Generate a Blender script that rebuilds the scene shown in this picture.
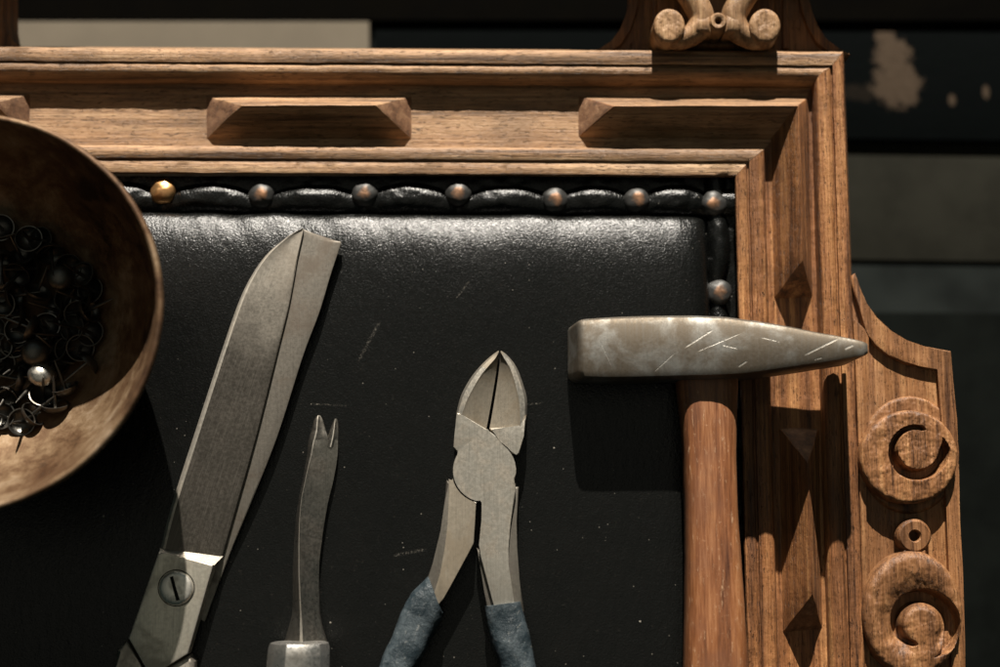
import bpy, bmesh, math, random
from mathutils import Vector, Matrix, noise
random.seed(7)
for o in list(bpy.data.objects): bpy.data.objects.remove(o)
scene = bpy.context.scene
COL = scene.collection
R = math.radians

# ------------------------------------------------------------------ camera, light, exposure
D, TILT, WIDTH = 560.0, R(8.0), 400.0          # mm, camera distance / tilt / picture width at the leather
FL = 36.0 * D / WIDTH
CPOS = Vector((0, -D * math.sin(TILT), D * math.cos(TILT)))
FWD = Vector((0, math.sin(TILT), -math.cos(TILT))); UPV = Vector((0, math.cos(TILT), math.sin(TILT)))
cd = bpy.data.cameras.new('camera'); cam = bpy.data.objects.new('camera', cd); COL.objects.link(cam)
cam.location = CPOS * 0.001; cam.rotation_euler = (TILT, 0, 0)
cd.lens = FL; cd.sensor_width = 36; cd.clip_start = 0.01; cd.clip_end = 50
cd.dof.use_dof = True; cd.dof.focus_distance = (D - 8) * 0.001; cd.dof.aperture_fstop = 4.0
scene.camera = cam

SUN_E = R(27); SUN_DX = 0.0
tosun = Vector((SUN_DX, math.cos(SUN_E), math.sin(SUN_E))).normalized()
sl = bpy.data.lights.new('sun', 'SUN'); sun = bpy.data.objects.new('sun', sl); COL.objects.link(sun)
sl.energy = 5.0; sl.angle = R(0.55); sl.color = (1.0, 0.93, 0.83)
sun.rotation_euler = (-tosun).to_track_quat('-Z', 'Y').to_euler(); sun.location = (0, 1, 1)

w = bpy.data.worlds.new('World'); scene.world = w; w.use_nodes = True
WN = w.node_tree.nodes; WL = w.node_tree.links
bg = WN['Background']; bg.inputs['Strength'].default_value = 1.0
tc = WN.new('ShaderNodeTexCoord'); sx = WN.new('ShaderNodeSeparateXYZ'); WL.new(tc.outputs['Generated'], sx.inputs[0])
# a dim room: near-black walls, a faint window side towards +Y, a pale patch of ceiling overhead
def wmath(op, a, b):
    n = WN.new('ShaderNodeMath'); n.operation = op
    for k, v in enumerate((a, b)):
        if hasattr(v, 'is_linked'): WL.new(v, n.inputs[k])
        else: n.inputs[k].default_value = v
    return n.outputs[0]
def wlobe(axis, a, b):
    d = WN.new('ShaderNodeVectorMath'); d.operation = 'DOT_PRODUCT'; WL.new(tc.outputs['Generated'], d.inputs[0]); d.inputs[1].default_value = Vector(axis).normalized()
    m = WN.new('ShaderNodeMapRange'); m.interpolation_type = 'SMOOTHSTEP'; WL.new(d.outputs['Value'], m.inputs[0])
    m.inputs[1].default_value = a; m.inputs[2].default_value = b; return m.outputs[0]
def wadd(base, fac, colr):
    m = WN.new('ShaderNodeMix'); m.data_type = 'RGBA'; m.blend_type = 'ADD'; WL.new(fac, m.inputs[0])
    if isinstance(base, tuple): m.inputs[6].default_value = (*base, 1)
    else: WL.new(base, m.inputs[6])
    m.inputs[7].default_value = (*colr, 1); return m.outputs[2]
wc = wadd((0.003, 0.0072, 0.0072), wlobe((-.12, .06, 1), math.cos(R(42)), math.cos(R(15))), (.095, .088, .072))
wc = wadd(wc, wlobe((0, 1, .5), math.cos(R(50)), math.cos(R(10))), (.04, .052, .055))
WL.new(wc, bg.inputs[0])

scene.view_settings.view_transform = 'Standard'; scene.view_settings.look = 'None'
scene.view_settings.exposure = 1.12; scene.view_settings.gamma = 1.0

# ------------------------------------------------------------------ helpers
def P(px, py, z=0.0):
    """where, at height z (mm), the thing seen at photo pixel (px, py) stands"""
    d = FWD * FL + Vector((1, 0, 0)) * ((px - 500) / 1000 * 36) + UPV * (-(py - 333.5) / 1000 * 36)
    t = (z - CPOS.z) / d.z
    return CPOS + d * t

def setp(o, label=None, cat=None, group=None, kind=None):
    if label: o['label'] = label
    if cat: o['category'] = cat
    if group: o['group'] = group
    if kind: o['kind'] = kind
    return o

def thing(name, base, label, cat, group=None):
    o = bpy.data.objects.new(name, None); COL.objects.link(o)
    o.location = Vector(base) * 0.001; o.empty_display_size = 0.02
    return setp(o, label, cat, group)

def origin_of(o):
    v = Vector((0, 0, 0))
    while o: v += o.location; o = o.parent
    return v * 1000

def link(name, bm, mat, parent=None, base=None, smooth=35, recalc=True):
    """bmesh in world mm -> one mesh object, in metres, local to its parent"""
    if recalc: bmesh.ops.recalc_face_normals(bm, faces=bm.faces)
    off = origin_of(parent) if parent else Vector(base or (0, 0, 0))
    bmesh.ops.translate(bm, verts=bm.verts, vec=-off)
    bmesh.ops.scale(bm, verts=bm.verts, vec=(.001, .001, .001))
    me = bpy.data.meshes.new(name); bm.to_mesh(me); bm.free()
    for m in (mat if isinstance(mat, (list, tuple)) else [mat]): me.materials.append(m)
    if smooth:
        for p in me.polygons: p.use_smooth = True
        me.set_sharp_from_angle(angle=R(smooth))
    o = bpy.data.objects.new(name, me); COL.objects.link(o)
    if parent: o.parent = parent
    else: o.location = off * 0.001
    return o

def NB(): return bmesh.new()

def loft(bm, rings, closed=True, cap=True, mi=0):
    vs = [[bm.verts.new(p) for p in r] for r in rings]
    n = len(vs[0])
    for a, b in zip(vs, vs[1:]):
        for i in range(n if closed else n - 1):
            j = (i + 1) % n
            f = bm.faces.new((a[i], a[j], b[j], b[i])); f.material_index = mi
    if cap and closed:
        bm.faces.new(vs[0][::-1]); bm.faces.new(vs[-1])
    return vs

def poly_prism(bm, top, z0, bev=0.0, seg=2, mi=0, bmat=-1):
    """top: list of world points (each with own z); walls go straight down to z0"""
    t = [bm.verts.new(p) for p in top]
    b = [bm.verts.new((p[0], p[1], z0)) for p in top]
    n = len(t); fs = [bm.faces.new(t), bm.faces.new(b[::-1])]
    for i in range(n):
        j = (i + 1) % n; fs.append(bm.faces.new((t[j], t[i], b[i], b[j])))
    for f in fs: f.material_index = mi
    if bev > 0:
        es = [e for e in fs[0].edges]
        bmesh.ops.bevel(bm, geom=es, offset=bev, segments=seg, affect='EDGES', profile=0.5, clamp_overlap=True, material=bmat)

def prism_px(bm, pts, z1, z0, bev=0.0, seg=2, mi=0, bmat=-1):
    poly_prism(bm, [P(x, y, z1) for x, y in pts], z0, bev, seg, mi, bmat)

def spline(pts, n):
    """Catmull-Rom through tuples, n samples a span"""
    out = []; m = len(pts)
    for i in range(m - 1):
        p0, p1, p2, p3 = pts[max(i - 1, 0)], pts[i], pts[i + 1], pts[min(i + 2, m - 1)]
        for k in range(n):
            t = k / n
            out.append(tuple(0.5 * ((2 * b) + (c - a) * t + (2 * a - 5 * b + 4 * c - d) * t * t + (-a + 3 * b - 3 * c + d) * t ** 3)
                             for a, b, c, d in zip(p0, p1, p2, p3)))
    out.append(tuple(pts[-1])); return out

def tube(bm, pts, rad, n=14, flat=1.0):
    """pts world vectors, rad list"""
    rings = []
    for i, p in enumerate(pts):
        p = Vector(p); a = Vector(pts[max(i - 1, 0)]); b = Vector(pts[min(i + 1, len(pts) - 1)])
        t = (b - a).normalized(); up = Vector((0, 0, 1))
        s = t.cross(up)
        s = s.normalized() if s.length > 1e-4 else Vector((1, 0, 0))
        u = s.cross(t)
        rings.append([p + (s * math.cos(q) + u * math.sin(q) * flat) * rad[i] for q in [2 * math.pi * k / n for k in range(n)]])
    loft(bm, rings)

def sstep(a, b, x):
    t = min(1, max(0, (x - a) / (b - a))) if a != b else float(x > a)
    return t * t * (3 - 2 * t)

def rrect(a0, a1, b0, b1, r, n=4):
    """rounded rectangle ring in an (a, b) plane"""
    r = min(r, (a1 - a0) * .49, (b1 - b0) * .49); out = []
    for ca, cb, s in ((a1 - r, b1 - r, 0), (a0 + r, b1 - r, 90), (a0 + r, b0 + r, 180), (a1 - r, b0 + r, 270)):
        for k in range(n + 1):
            q = R(s + 90 * k / n); out.append((ca + r * math.cos(q), cb + r * math.sin(q)))
    return out

def jitter(bm, amp, freq, seed=0.0, zonly=False):
    for v in bm.verts:
        q = v.co * freq + Vector((seed, seed * 1.7, -seed))
        d = noise.noise_vector(q) * amp
        if zonly: v.co.z += d.z
        else: v.co += d

# ------------------------------------------------------------------ materials
class Mat:
    def __init__(s, name):
        s.m = bpy.data.materials.new(name); s.m.use_nodes = True
        s.t = s.m.node_tree; s.N = s.t.nodes; s.L = s.t.links
        s.b = s.N['Principled BSDF']
        s.tc = s.N.new('ShaderNodeTexCoord')
        s.co = s.vmap(s.tc.outputs['Object'], (1000, 1000, 1000))      # mm
    def put(s, sock, v):
        if hasattr(v, 'links') or hasattr(v, 'is_linked'): s.L.new(v, sock)
        else: sock.default_value = v if not (isinstance(v, tuple) and len(v) == 3 and len(getattr(sock, 'default_value', ())) == 4) else (*v, 1)
    def vmap(s, vec, scale=(1, 1, 1), loc=(0, 0, 0), rot=(0, 0, 0)):
        n = s.N.new('ShaderNodeMapping'); s.L.new(vec, n.inputs[0])
        n.inputs['Scale'].default_value = scale; n.inputs['Location'].default_value = loc; n.inputs['Rotation'].default_value = rot
        return n.outputs[0]
    def noise(s, vec, scale, detail=4, rough=0.55, dist=0.0, col=False):
        n = s.N.new('ShaderNodeTexNoise'); s.L.new(vec, n.inputs['Vector'])
        n.inputs['Scale'].default_value = scale; n.inputs['Detail'].default_value = detail
        n.inputs['Roughness'].default_value = rough; n.inputs['Distortion'].default_value = dist
        return n.outputs['Color' if col else 'Fac']
    def vor(s, vec, scale, out='Distance', feat='F1', rnd=1.0):
        n = s.N.new('ShaderNodeTexVoronoi'); s.L.new(vec, n.inputs['Vector']); n.feature = feat
        n.inputs['Scale'].default_value = scale; n.inputs['Randomness'].default_value = rnd
        return n.outputs[out]
    def math(s, op, a, b=0.0, c=0.0):
        n = s.N.new('ShaderNodeMath'); n.operation = op
        for i, v in enumerate((a, b, c)):
            if i < len(n.inputs): s.put(n.inputs[i], v)
        return n.outputs[0]
    def rng(s, v, a, b, c=0.0, d=1.0):
        n = s.N.new('ShaderNodeMapRange'); s.L.new(v, n.inputs[0]); n.interpolation_type = 'SMOOTHSTEP'
        for i, q in enumerate((a, b, c, d)): n.inputs[i + 1].default_value = q
        return n.outputs[0]
    def ramp(s, v, stops):
        n = s.N.new('ShaderNodeValToRGB'); s.L.new(v, n.inputs[0]); e = n.color_ramp.elements
        while len(e) < len(stops): e.new(0.5)
        for q, (p, c) in zip(e, stops): q.position = p; q.color = (*c, 1)
        return n.outputs[0]
    def mix(s, f, a, b, mode='MIX'):
        n = s.N.new('ShaderNodeMix'); n.data_type = 'RGBA'; n.blend_type = mode
        s.put(n.inputs[0], f); s.put(n.inputs[6], a); s.put(n.inputs[7], b); return n.outputs[2]
    def bump(s, h, strength, dist, prev=None):
        n = s.N.new('ShaderNodeBump'); s.L.new(h, n.inputs['Height'])
        n.inputs['Strength'].default_value = strength; n.inputs['Distance'].default_value = dist * .001
        if prev is not None: s.L.new(prev, n.inputs['Normal'])
        return n.outputs[0]
    def seg(s, a, b, wd, soft=None):
        """mask of a scratch from a to b (object mm, xy)"""
        ax, ay = a; bx, by = b; L = math.hypot(bx - ax, by - ay); dx, dy = (bx - ax) / L, (by - ay) / L
        m = s.N.new('ShaderNodeSeparateXYZ'); s.L.new(s.co, m.inputs[0]); x, y = m.outputs[0], m.outputs[1]
        X = s.math('SUBTRACT', x, ax); Y = s.math('SUBTRACT', y, ay)
        t = s.math('ADD', s.math('MULTIPLY', X, dx), s.math('MULTIPLY', Y, dy))
        n = s.math('ABSOLUTE', s.math('ADD', s.math('MULTIPLY', X, -dy), s.math('MULTIPLY', Y, dx)))
        f = s.rng(n, wd, wd * .3); g = s.rng(t, 0, L * .15); h = s.rng(t, L, L * .8)
        return s.math('MULTIPLY', s.math('MULTIPLY', f, g), h)
    def set(s, **k):
        al = dict(color='Base Color', rough='Roughness', metal='Metallic', normal='Normal', spec='Specular IOR Level', coat='Coat Weight', coatr='Coat Roughness')
        for q, v in k.items(): s.put(s.b.inputs[al[q]], v)
        return s.m

def wood(name, axis, dark, mid, light, seed=0, pores=1.0, rough=0.5, bumpk=1.0, end=False):
    M = Mat(name)
    al, ac = (0.028, 1.0)
    sc = {'x': (al, ac, ac), 'y': (ac, al, ac)}[axis] if not end else (1, 1, 1)
    v = M.vmap(M.co, sc, loc=(seed * 17.3, seed * 9.1, seed * 5.7))
    warp = M.noise(M.co, 0.02, 3)
    n1 = M.noise(v, 0.22, 5, 0.6, 0.6)                  # broad bands
    n2 = M.noise(v, 1.1, 6, 0.7, 0.3)                   # fine grain
    n3 = M.noise(M.vmap(M.co, {'x': (.11, 1, 1), 'y': (1, .11, 1)}[axis] if not end else (1, 1, 1), loc=(seed, 3, 1)), 2.2, 3, 0.6)
    g = M.math('ADD', M.math('MULTIPLY', n1, 0.6), M.math('MULTIPLY', n2, 0.4))
    c = M.ramp(g, [(0.38, dark), (0.515, mid), (0.66, light)])
    pore = M.rng(n3, 0.60, 0.68)
    c = M.mix(M.math('MULTIPLY', pore, 0.55 * pores), c, tuple(q * .28 for q in dark))
    # worn and grimy areas
    d = M.rng(M.noise(M.co, 0.035, 5, 0.6), 0.42, 0.66)
    c = M.mix(M.math('MULTIPLY', d, 0.5), c, tuple(q * .42 for q in mid))
    nick = M.rng(M.noise(M.vmap(M.co, (1, 1, 1), loc=(seed * 3, 8, 2)), 0.55, 6, 0.75), 0.66, 0.72)
    c = M.mix(M.math('MULTIPLY', nick, 0.5), c, tuple(min(1, q * 1.35) for q in light))
    h = M.math('SUBTRACT', M.math('ADD', M.math('MULTIPLY', n2, .6), M.math('MULTIPLY', M.noise(v, 3.0, 4, .7), .4)), M.math('MULTIPLY', pore, .5))
    nb = M.bump(h, 0.8 * bumpk, 0.45)
    nb = M.bump(M.noise(M.co, 0.18, 4), 0.35 * bumpk, 0.8, nb)
    r = M.rng(n2, .3, .7, rough - .08, rough + .14)
    return M.set(color=c, rough=r, normal=nb, spec=0.45)

OAK_D, OAK_M, OAK_L = (.115, .055, .025), (.32, .175, .085), (.50, .31, .165)
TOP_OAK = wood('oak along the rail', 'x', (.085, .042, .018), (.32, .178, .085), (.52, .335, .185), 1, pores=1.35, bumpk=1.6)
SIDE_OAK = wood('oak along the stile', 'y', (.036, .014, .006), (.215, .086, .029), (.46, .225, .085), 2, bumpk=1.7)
END_OAK = wood('oak end grain', 'x', (.07, .032, .016), (.20, .10, .05), (.34, .20, .11), 3, end=True, rough=.6)
CARVED = wood('carved oak', 'y', (.050, .020, .008), (.235, .103, .038), (.43, .225, .095), 4, pores=.4, bumpk=1.3, rough=.48)
CARVED_TOP = wood('carved oak crest', 'y', (.10, .048, .018), (.32, .18, .085), (.52, .335, .18), 5, pores=.35, bumpk=1.3, rough=.5)
HANDLE = None

def metal(name, col, stain, rough=.42, metallic=.85, seed=0, stain_amt=.6, stain_scale=.09, streak=None, scratches=(), pits=.5, bumpk=1.0, lo=.45, hi=.62, dark_band=None, grind=0.0):
    M = Mat(name)
    v = M.vmap(M.co, (1, 1, 1), loc=(seed * 11.1, seed * 5.3, seed * 2.9))
    s1 = M.rng(M.noise(v, stain_scale, 6, .62, .4), lo, hi)
    s2 = M.noise(v, .8, 5, .7)
    pit = M.rng(M.noise(v, .75, 5, .7), .68, .76)
    c = M.mix(M.math('MULTIPLY', s1, stain_amt), col, stain)
    if dark_band:  # darker band between two y values, with ragged noisy ends
        y0, y1, pcol, pam = dark_band; ss = M.N.new('ShaderNodeSeparateXYZ'); M.L.new(M.co, ss.inputs[0])
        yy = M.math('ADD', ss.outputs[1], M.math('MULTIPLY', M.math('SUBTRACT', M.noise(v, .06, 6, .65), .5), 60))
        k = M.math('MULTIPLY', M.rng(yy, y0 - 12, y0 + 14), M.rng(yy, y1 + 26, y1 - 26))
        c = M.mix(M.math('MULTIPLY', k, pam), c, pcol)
    c = M.mix(M.rng(s2, .35, .7, 0, .14), c, tuple(q * .55 for q in col))
    gl = M.noise(M.vmap(M.vmap(M.co, (1, 1, 1), rot=(0, 0, grind)), (1.6, .035, 1)), 1.5, 5, .7)
    c = M.mix(M.rng(gl, .45, .68, 0, .35), c, tuple(q * .5 for q in col))
    fleck = M.rng(M.noise(M.vmap(M.co, (1, 1, 1), loc=(seed, 31, 7)), .9, 5, .75), .70, .76); c = M.mix(M.math('MULTIPLY', fleck, .45), c, tuple(min(.9, q * 1.9) for q in col))
    c = M.mix(M.math('MULTIPLY', pit, pits), c, tuple(q * .35 for q in stain))
    h = M.math('ADD', M.math('MULTIPLY', s2, .35), M.math('MULTIPLY', pit, -1.0)); h = M.math('ADD', h, M.math('MULTIPLY', gl, .5))
    fine = M.noise(M.vmap(M.co, streak or (1, 1, 1)), 2.0, 3, .7)
    h = M.math('ADD', h, M.math('MULTIPLY', fine, .15))
    met = metallic; ro = M.math('ADD', M.rng(s2, .3, .7, rough - .05, rough + .1), M.math('MULTIPLY', s1, .12))
    if scratches:
        q = None
        for a, b, wd in scratches:
            k = M.seg(a, b, wd); q = k if q is None else M.math('MAXIMUM', q, k)
        q = M.math('MULTIPLY', q, M.rng(M.noise(v, 1.0, 4, .7), .35, .5))
        c = M.mix(M.math('MULTIPLY', q, .8), c, (.40, .38, .34)); h = M.math('SUBTRACT', h, M.math('MULTIPLY', q, 1.5))
    nb = M.bump(h, .35 * bumpk, .25)
    return M.set(color=c, rough=ro, metal=met, normal=nb)

def plain(name, col, rough=.6, metallic=0.0, var=.3, scale=.2, bumpk=.3):
    M = Mat(name); n = M.noise(M.co, scale, 5, .6)
    c = M.mix(M.rng(n, .3, .7), tuple(q * (1 - var) for q in col), tuple(min(1, q * (1 + var)) for q in col))
    return M.set(color=c, spec=.02, rough=M.rng(n, .3, .7, rough - .06, rough + .06), metal=metallic, normal=M.bump(M.noise(M.co, scale * 5, 4), bumpk, .3))

# ------------------------------------------------------------------ ground and what lies under the chair back
FLOOR = plain('dark floor', (.012, .014, .013), .85, var=.4, scale=.02)
bm = NB(); bmesh.ops.create_grid(bm, x_segments=1, y_segments=1, size=4000)
bmesh.ops.translate(bm, verts=bm.verts, vec=(0, 0, -330)); setp(link('floor', bm, FLOOR, smooth=0), kind='structure')

def board(name, px, z, th, mat, label, cat, bev=.4):
    bm = NB(); prism_px(bm, px, z, z - th, bev, 3)
    c = P(sum(p[0] for p in px) / len(px), sum(p[1] for p in px) / len(px), z); c.z = z - th
    return setp(link(name, bm, mat, base=c), label, cat), c

board('beige_board', [(-420, 21), (369, 21.5), (372, 330), (-420, 330)], -150, 16, plain('beige painted board', (.125, .106, .080), .7, var=.06, scale=.03, bumpk=.1),
      'plain beige board lying beneath the carved chair back, out of focus', 'board')
board('dark_beam', [(-700, -260), (1700, -260), (1700, 21), (-700, 20)], -152, 30, plain('dark brown beam', (.0016, .0013, .0008), .8, var=.3, scale=.05),
      'dark brown beam running across the top behind the crest', 'beam')
PX = [(374, 30), (1500, 34), (1500, 148), (374, 132)]
M = Mat('black plank with bare patch')
pc = P(sum(p[0] for p in PX) / 4, sum(p[1] for p in PX) / 4, -150); pc.z = -162
def rel(x, y, z=-150): q = P(x, y, z) - pc; return (q.x, q.y)
sp = M.N.new('ShaderNodeSeparateXYZ'); M.L.new(M.co, sp.inputs[0])
def blob(cx, cy, rx, ry, amp, sc=.22):
    x0, y0 = rel(cx, cy); k = .505
    X = M.math('DIVIDE', M.math('SUBTRACT', sp.outputs[0], x0), rx * k); Y = M.math('DIVIDE', M.math('SUBTRACT', sp.outputs[1], y0), ry * k)
    d = M.math('ADD', M.math('MULTIPLY', X, X), M.math('MULTIPLY', Y, Y))
    d = M.math('ADD', d, M.math('MULTIPLY', M.math('SUBTRACT', M.noise(M.co, sc, 6, .75), .5), amp * 2.6))
    return M.rng(d, 1.25, .7)
bl = None
for a in ((897, 84, 25, 25, 1.3), (893, 58, 19, 22, 1.5), (886, 38, 11, 18, 1.6), (952, 100, 3.6, 6, .7), (986, 92, 3.4, 7, .7), (862, 92, 26, 9, 2.4)):
    k = blob(*a)
    if a[0] == 862: k = M.math('MULTIPLY', k, .16)
    bl = k if bl is None else M.math('MAXIMUM', bl, k)
tex = M.noise(M.vmap(M.co, (.3, 1, 1)), .3, 5, .7)
c = M.mix(bl, M.mix(tex, (.0006, .0011, .0011), (.0018, .0025, .0025)), M.mix(M.noise(M.co, .25, 5), (.034, .024, .016), (.068, .049, .034)))
board('weathered_plank', PX, -150, 12, M.set(color=c, rough=.8, spec=.02, normal=M.bump(tex, .4, .4)),
      'black weathered plank with a bare rubbed patch, right of the chair back corner', 'plank')
board('grey_board', [(700, 134), (1500, 158), (1500, 268), (700, 258)], -154, 14, plain('grey green board', (.0155, .015, .0115), .75, var=.2, scale=.03),
      'dull grey green board lying beyond the right edge of the chair back', 'board')
board('dark_board', [(700, 311), (1500, 316), (1500, 900), (700, 900)], -154, 14, plain('very dark board', (.0035, .0042, .0036), .8, var=.3, scale=.03),
      'very dark board beside the carved scroll bracket, out of focus', 'board')

# ------------------------------------------------------------------ the chair back
chair = thing('carved_chair_back', P(420, 420, -45) , 'carved oak chair back upholstered in black leather, lying flat under the tools', 'chair back')
# profile of the moulded frame: screen y on the top rail, screen x on the stile (at y 230 and y 560), height
PROF = [  # ytop, x@230, x@560, z
    (173.5, 736, 744.5, -17), (172.6, 736, 744.5, -8.6), (171, 737.5, 746, -7.7), (166, 742.5, 751, -7.3), (160.5, 747.5, 756, -7.4), (159.3, 748.7, 757.2, -8.3),
    (157.8, 750, 758.7, -8.2), (156.8, 751, 759.7, -6.9), (152, 757, 766, -6.1), (147, 763.5, 772.5, -6.3), (145, 766, 775, -7.4), (144.6, 766.5, 775.5, -13.5),
    (100, 806, 815, -13.5), (83, 815, 824.5, -13.3), (79.5, 817, 826.5, -10), (75, 819.5, 829, -7.6), (71, 823, 832.5, -6.4), (66, 829, 839, -5.7), (63.6, 834, 844, -6.2), (62.6, 835.5, 845.5, -7.6),
    (61.4, 836.5, 846.7, -7.5), (60.4, 837.5, 847.7, -5.7), (54, 843, 854, -5.0), (48.2, 848.2, 859.8, -5.2), (47.0, 849.4, 861, -6.4), (46.6, 849.8, 861.4, -34)]
SL = 5.0 / 845
def rail_line(yt, z):      # world line of a top-rail profile point
    a = P(0, yt, z); b = P(845, yt + 5, z); return a, b
def stile_line(xa, xb, z):
    return P(xa, 230, z), P(xb, 560, z)
def isect(a, b, c, d):
    r = b - a; s = d - c; den = r.x * s.y - r.y * s.x
    t = ((c.x - a.x) * s.y - (c.y - a.y) * s.x) / den; q = a + r * t; return Vector((q.x, q.y, a.z))
def lerp(a, b, t): return a + (b - a) * t
bt, bs = NB(), NB()
trows, srows = [], []
NT_, NS_ = 150, 100
for yt, xa, xb, z in PROF:
    a, b = rail_line(yt, z); c, d = stile_line(xa, xb, z); k = isect(a, b, c, d)
    far = a + (a - b).normalized() * 60; low = d + (d - c).normalized() * 70
    trows.append([lerp(far, k, i / NT_) for i in range(NT_ + 1)]); srows.append([lerp(k, low, i / NS_) for i in range(NS_ + 1)])
for rows, b in ((trows, bt), (srows, bs)):
    loft(b, rows, closed=False)
    bot = [Vector((v.x, v.y, -34)) for v in rows[0]]
    loft(b, [rows[0], bot], closed=False)
    bmesh.ops.remove_doubles(b, verts=b.verts, dist=.02)
    for v in b.verts:            # hand-worked edges are never dead straight
        if v.co.z > -30:
            n = noise.noise(v.co * .06) * .26 + noise.noise(v.co * .22 + Vector((9, 2, 4))) * .24
            v.co.z += n; v.co.y += .5 * n if b is bt else 0; v.co.x += .5 * n if b is bs else 0
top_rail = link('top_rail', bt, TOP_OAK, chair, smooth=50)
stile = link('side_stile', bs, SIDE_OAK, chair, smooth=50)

ZF, ZR = -13.6, 1.0          # channel floor, ridge of the blocks
def block(parent, name, base, ridge, mats, ends=()):
    """base: px loop on the channel floor; ridge: list of (px, py); faces: list of (base idx.., ridge idx..) given through ends"""
    bm = NB(); B = [bm.verts.new(P(x, y, ZF - .5)) for x, y in base]; Q = [bm.verts.new(P(x, y, z)) for x, y, z in ridge]
    V = B + Q
    for f, mi in ends:
        q = bm.faces.new([V[i] for i in f]); q.material_index = mi
    es = [e for e in bm.edges if not e.is_boundary]
    bmesh.ops.bevel(bm, geom=es, offset=.35, segments=2, affect='EDGES', profile=.5)
    bmesh.ops.subdivide_edges(bm, edges=[e for e in bm.edges if e.calc_length() > 6], cuts=5, use_grid_fill=True)
    jitter(bm, .34, .16, seed=base[0][0] * .013)
    return link(name, bm, mats, parent, smooth=40)
for x0, x1 in ((-178, 31), (205, 413)):
    s = SL * (x0 + x1) / 2
    block(top_rail, 'faceted_block', [(x0, 94 + s), (x1, 94 + s), (x1, 138.5 + s), (x0, 138.5 + s)],
          [(x0 + 37, 103.5 + s, ZR), (x1 - 38, 103.5 + s, ZR)], [TOP_OAK, END_OAK],
          [((0, 1, 5, 4), 0), ((1, 2, 5), 1), ((2, 3, 4, 5), 0), ((3, 0, 4), 1)])
# the mitred corner block turns from rail to stile
block(stile, 'corner_block', [(577, 96), (809, 97), (812.5, 298), (773, 300), (770, 141), (577, 138.5)],
      [(614, 106, ZR), (798, 105.5, ZR), (802.5, 261, ZR + 2.6)], [SIDE_OAK, TOP_OAK, END_OAK],
      [((0, 1, 7, 6), 1), ((1, 2, 8, 7), 0), ((2, 3, 8), 0), ((3, 4, 7, 8), 0), ((4, 5, 6, 7), 1), ((5, 0, 6), 2)])
for y0, y1, x0 in ((427, 632, 778.5), (759, 964, 787)):
    block(stile, 'faceted_block', [(x0, y0), (x0 + 41, y0), (x0 + 43.5, y1 - 3), (x0 + 3.5, y1 + 2)],
          [(x0 + 29.5, y0 + 36, ZR + 2.8), (x0 + 34.5, y1 - 38, ZR + 3.2)], [SIDE_OAK, END_OAK],
          [((0, 1, 4), 1), ((1, 2, 5, 4), 0), ((2, 3, 5), 1), ((3, 0, 4, 5), 0)])

# --- leather panel: pleated border under the nails, groove, padded cushion
NAILS = [(162, 190), (260, 194), (364, 193), (458, 192), (555, 198), (637, 198), (715, 202), (720, 291)]
HID_T = [-30, 66]; HID_R = [385, 480, 575, 668, 760]
it = [P(0, 172.5, -10), P(845, 177.5, -10)]; ir = [P(736, 230, -10), P(744.5, 560, -10)]
dt = (it[1] - it[0]).normalized(); dr = (ir[1] - ir[0]).normalized()
nt = Vector((dt.y, -dt.x, 0)); nr = Vector((dr.y, -dr.x, 0))
if nt.y > 0: nt = -nt
if nr.x > 0: nr = -nr
corner = isect(it[0], it[1], ir[0], ir[1])
WT, WR = 16.5, 12.0
NT = sorted([(P(x, y, -11) - corner).dot(-dt) for x, y in NAILS[:7]] + [(P(x, 190, -11) - corner).dot(-dt) for x in HID_T])
NR = sorted([(P(x, y, -11) - corner).dot(dr) for x, y in (NAILS[6], NAILS[7])] + [(P(722, y, -11) - corner).dot(dr) for y in HID_R])
def pinch(s, arr):
    """1 midway between nails, 0 at a nail"""
    k = 1.0; ph = 0
    for i in range(len(arr) - 1):
        if arr[i] <= s <= arr[i + 1]:
            u = (s - arr[i]) / (arr[i + 1] - arr[i]); return max(0, math.sin(math.pi * u)) ** .62, (u - .5), i
    return 0.75, 0, 0
def leather_z(x, y):
    q = Vector((x, y, 0)) - Vector((corner.x, corner.y, 0))
    a = q.dot(nt); b = q.dot(nr)                       # mm in from the rail / from the stile
    sa = (q).dot(-dt); sb = q.dot(dr)
    wob = noise.noise(Vector((x * .06, y * .06, 3))) * 1.3
    # strips
    ea = (a - WT - wob * .5) ; eb = (b - WR - wob * .4)
    if ea > 0 and eb > 0:
        z = 0.0 - (7.6 + 1.5 * noise.noise(Vector((sa * .03, 0, 2)))) * math.exp(-ea / (12.0 + 2.5 * noise.noise(Vector((sa * .035, 4, 9))))) - 4.5 * math.exp(-eb / 5.5)
        fold = math.exp(-ea / 9) * (noise.noise(Vector((sa * .05, a * .02, 7))) * 1.3 + .5 * noise.noise(Vector((sa * .16 + a * .08, a * .04, 11))))
        z += fold + noise.noise(Vector((x * .012, y * .012, 1))) * 1.2
        z -= 3.6 * math.exp(-ea / .9) + 2.5 * math.exp(-eb / .8)
        return z
    def strip(n, s, arr, w_):
        p, u, i = pinch(s, arr)
        j1 = .5 + .5 * math.sin(i * 2.3 + 1)
        ntop = .60 - (.36 + .08 * j1) * p - .06 * u * (1 if i % 2 else -1); nbot = .97
        t = (n - ntop) / (nbot - ntop)
        bul = (max(0, 1 - abs(2 * t - 1) ** 2.2) ** .55) * (.22 + .78 * p) if 0 < t < 1 else 0
        return -14.6 + 5.2 * bul + .45 * noise.noise(Vector((s * .22, n * 5, i * 3.3))) * p
    za = strip(a / WT, sa, NT, WT) if ea <= 0 else -99
    zb = strip(b / WR, sb, NR, WR) if eb <= 0 else -99
    return max(za, zb)
bm = NB()
x0, x1 = P(-60, 400, 0).x, corner.x + 6; y0, y1 = P(300, 720, 0).y, corner.y + 1.5
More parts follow.
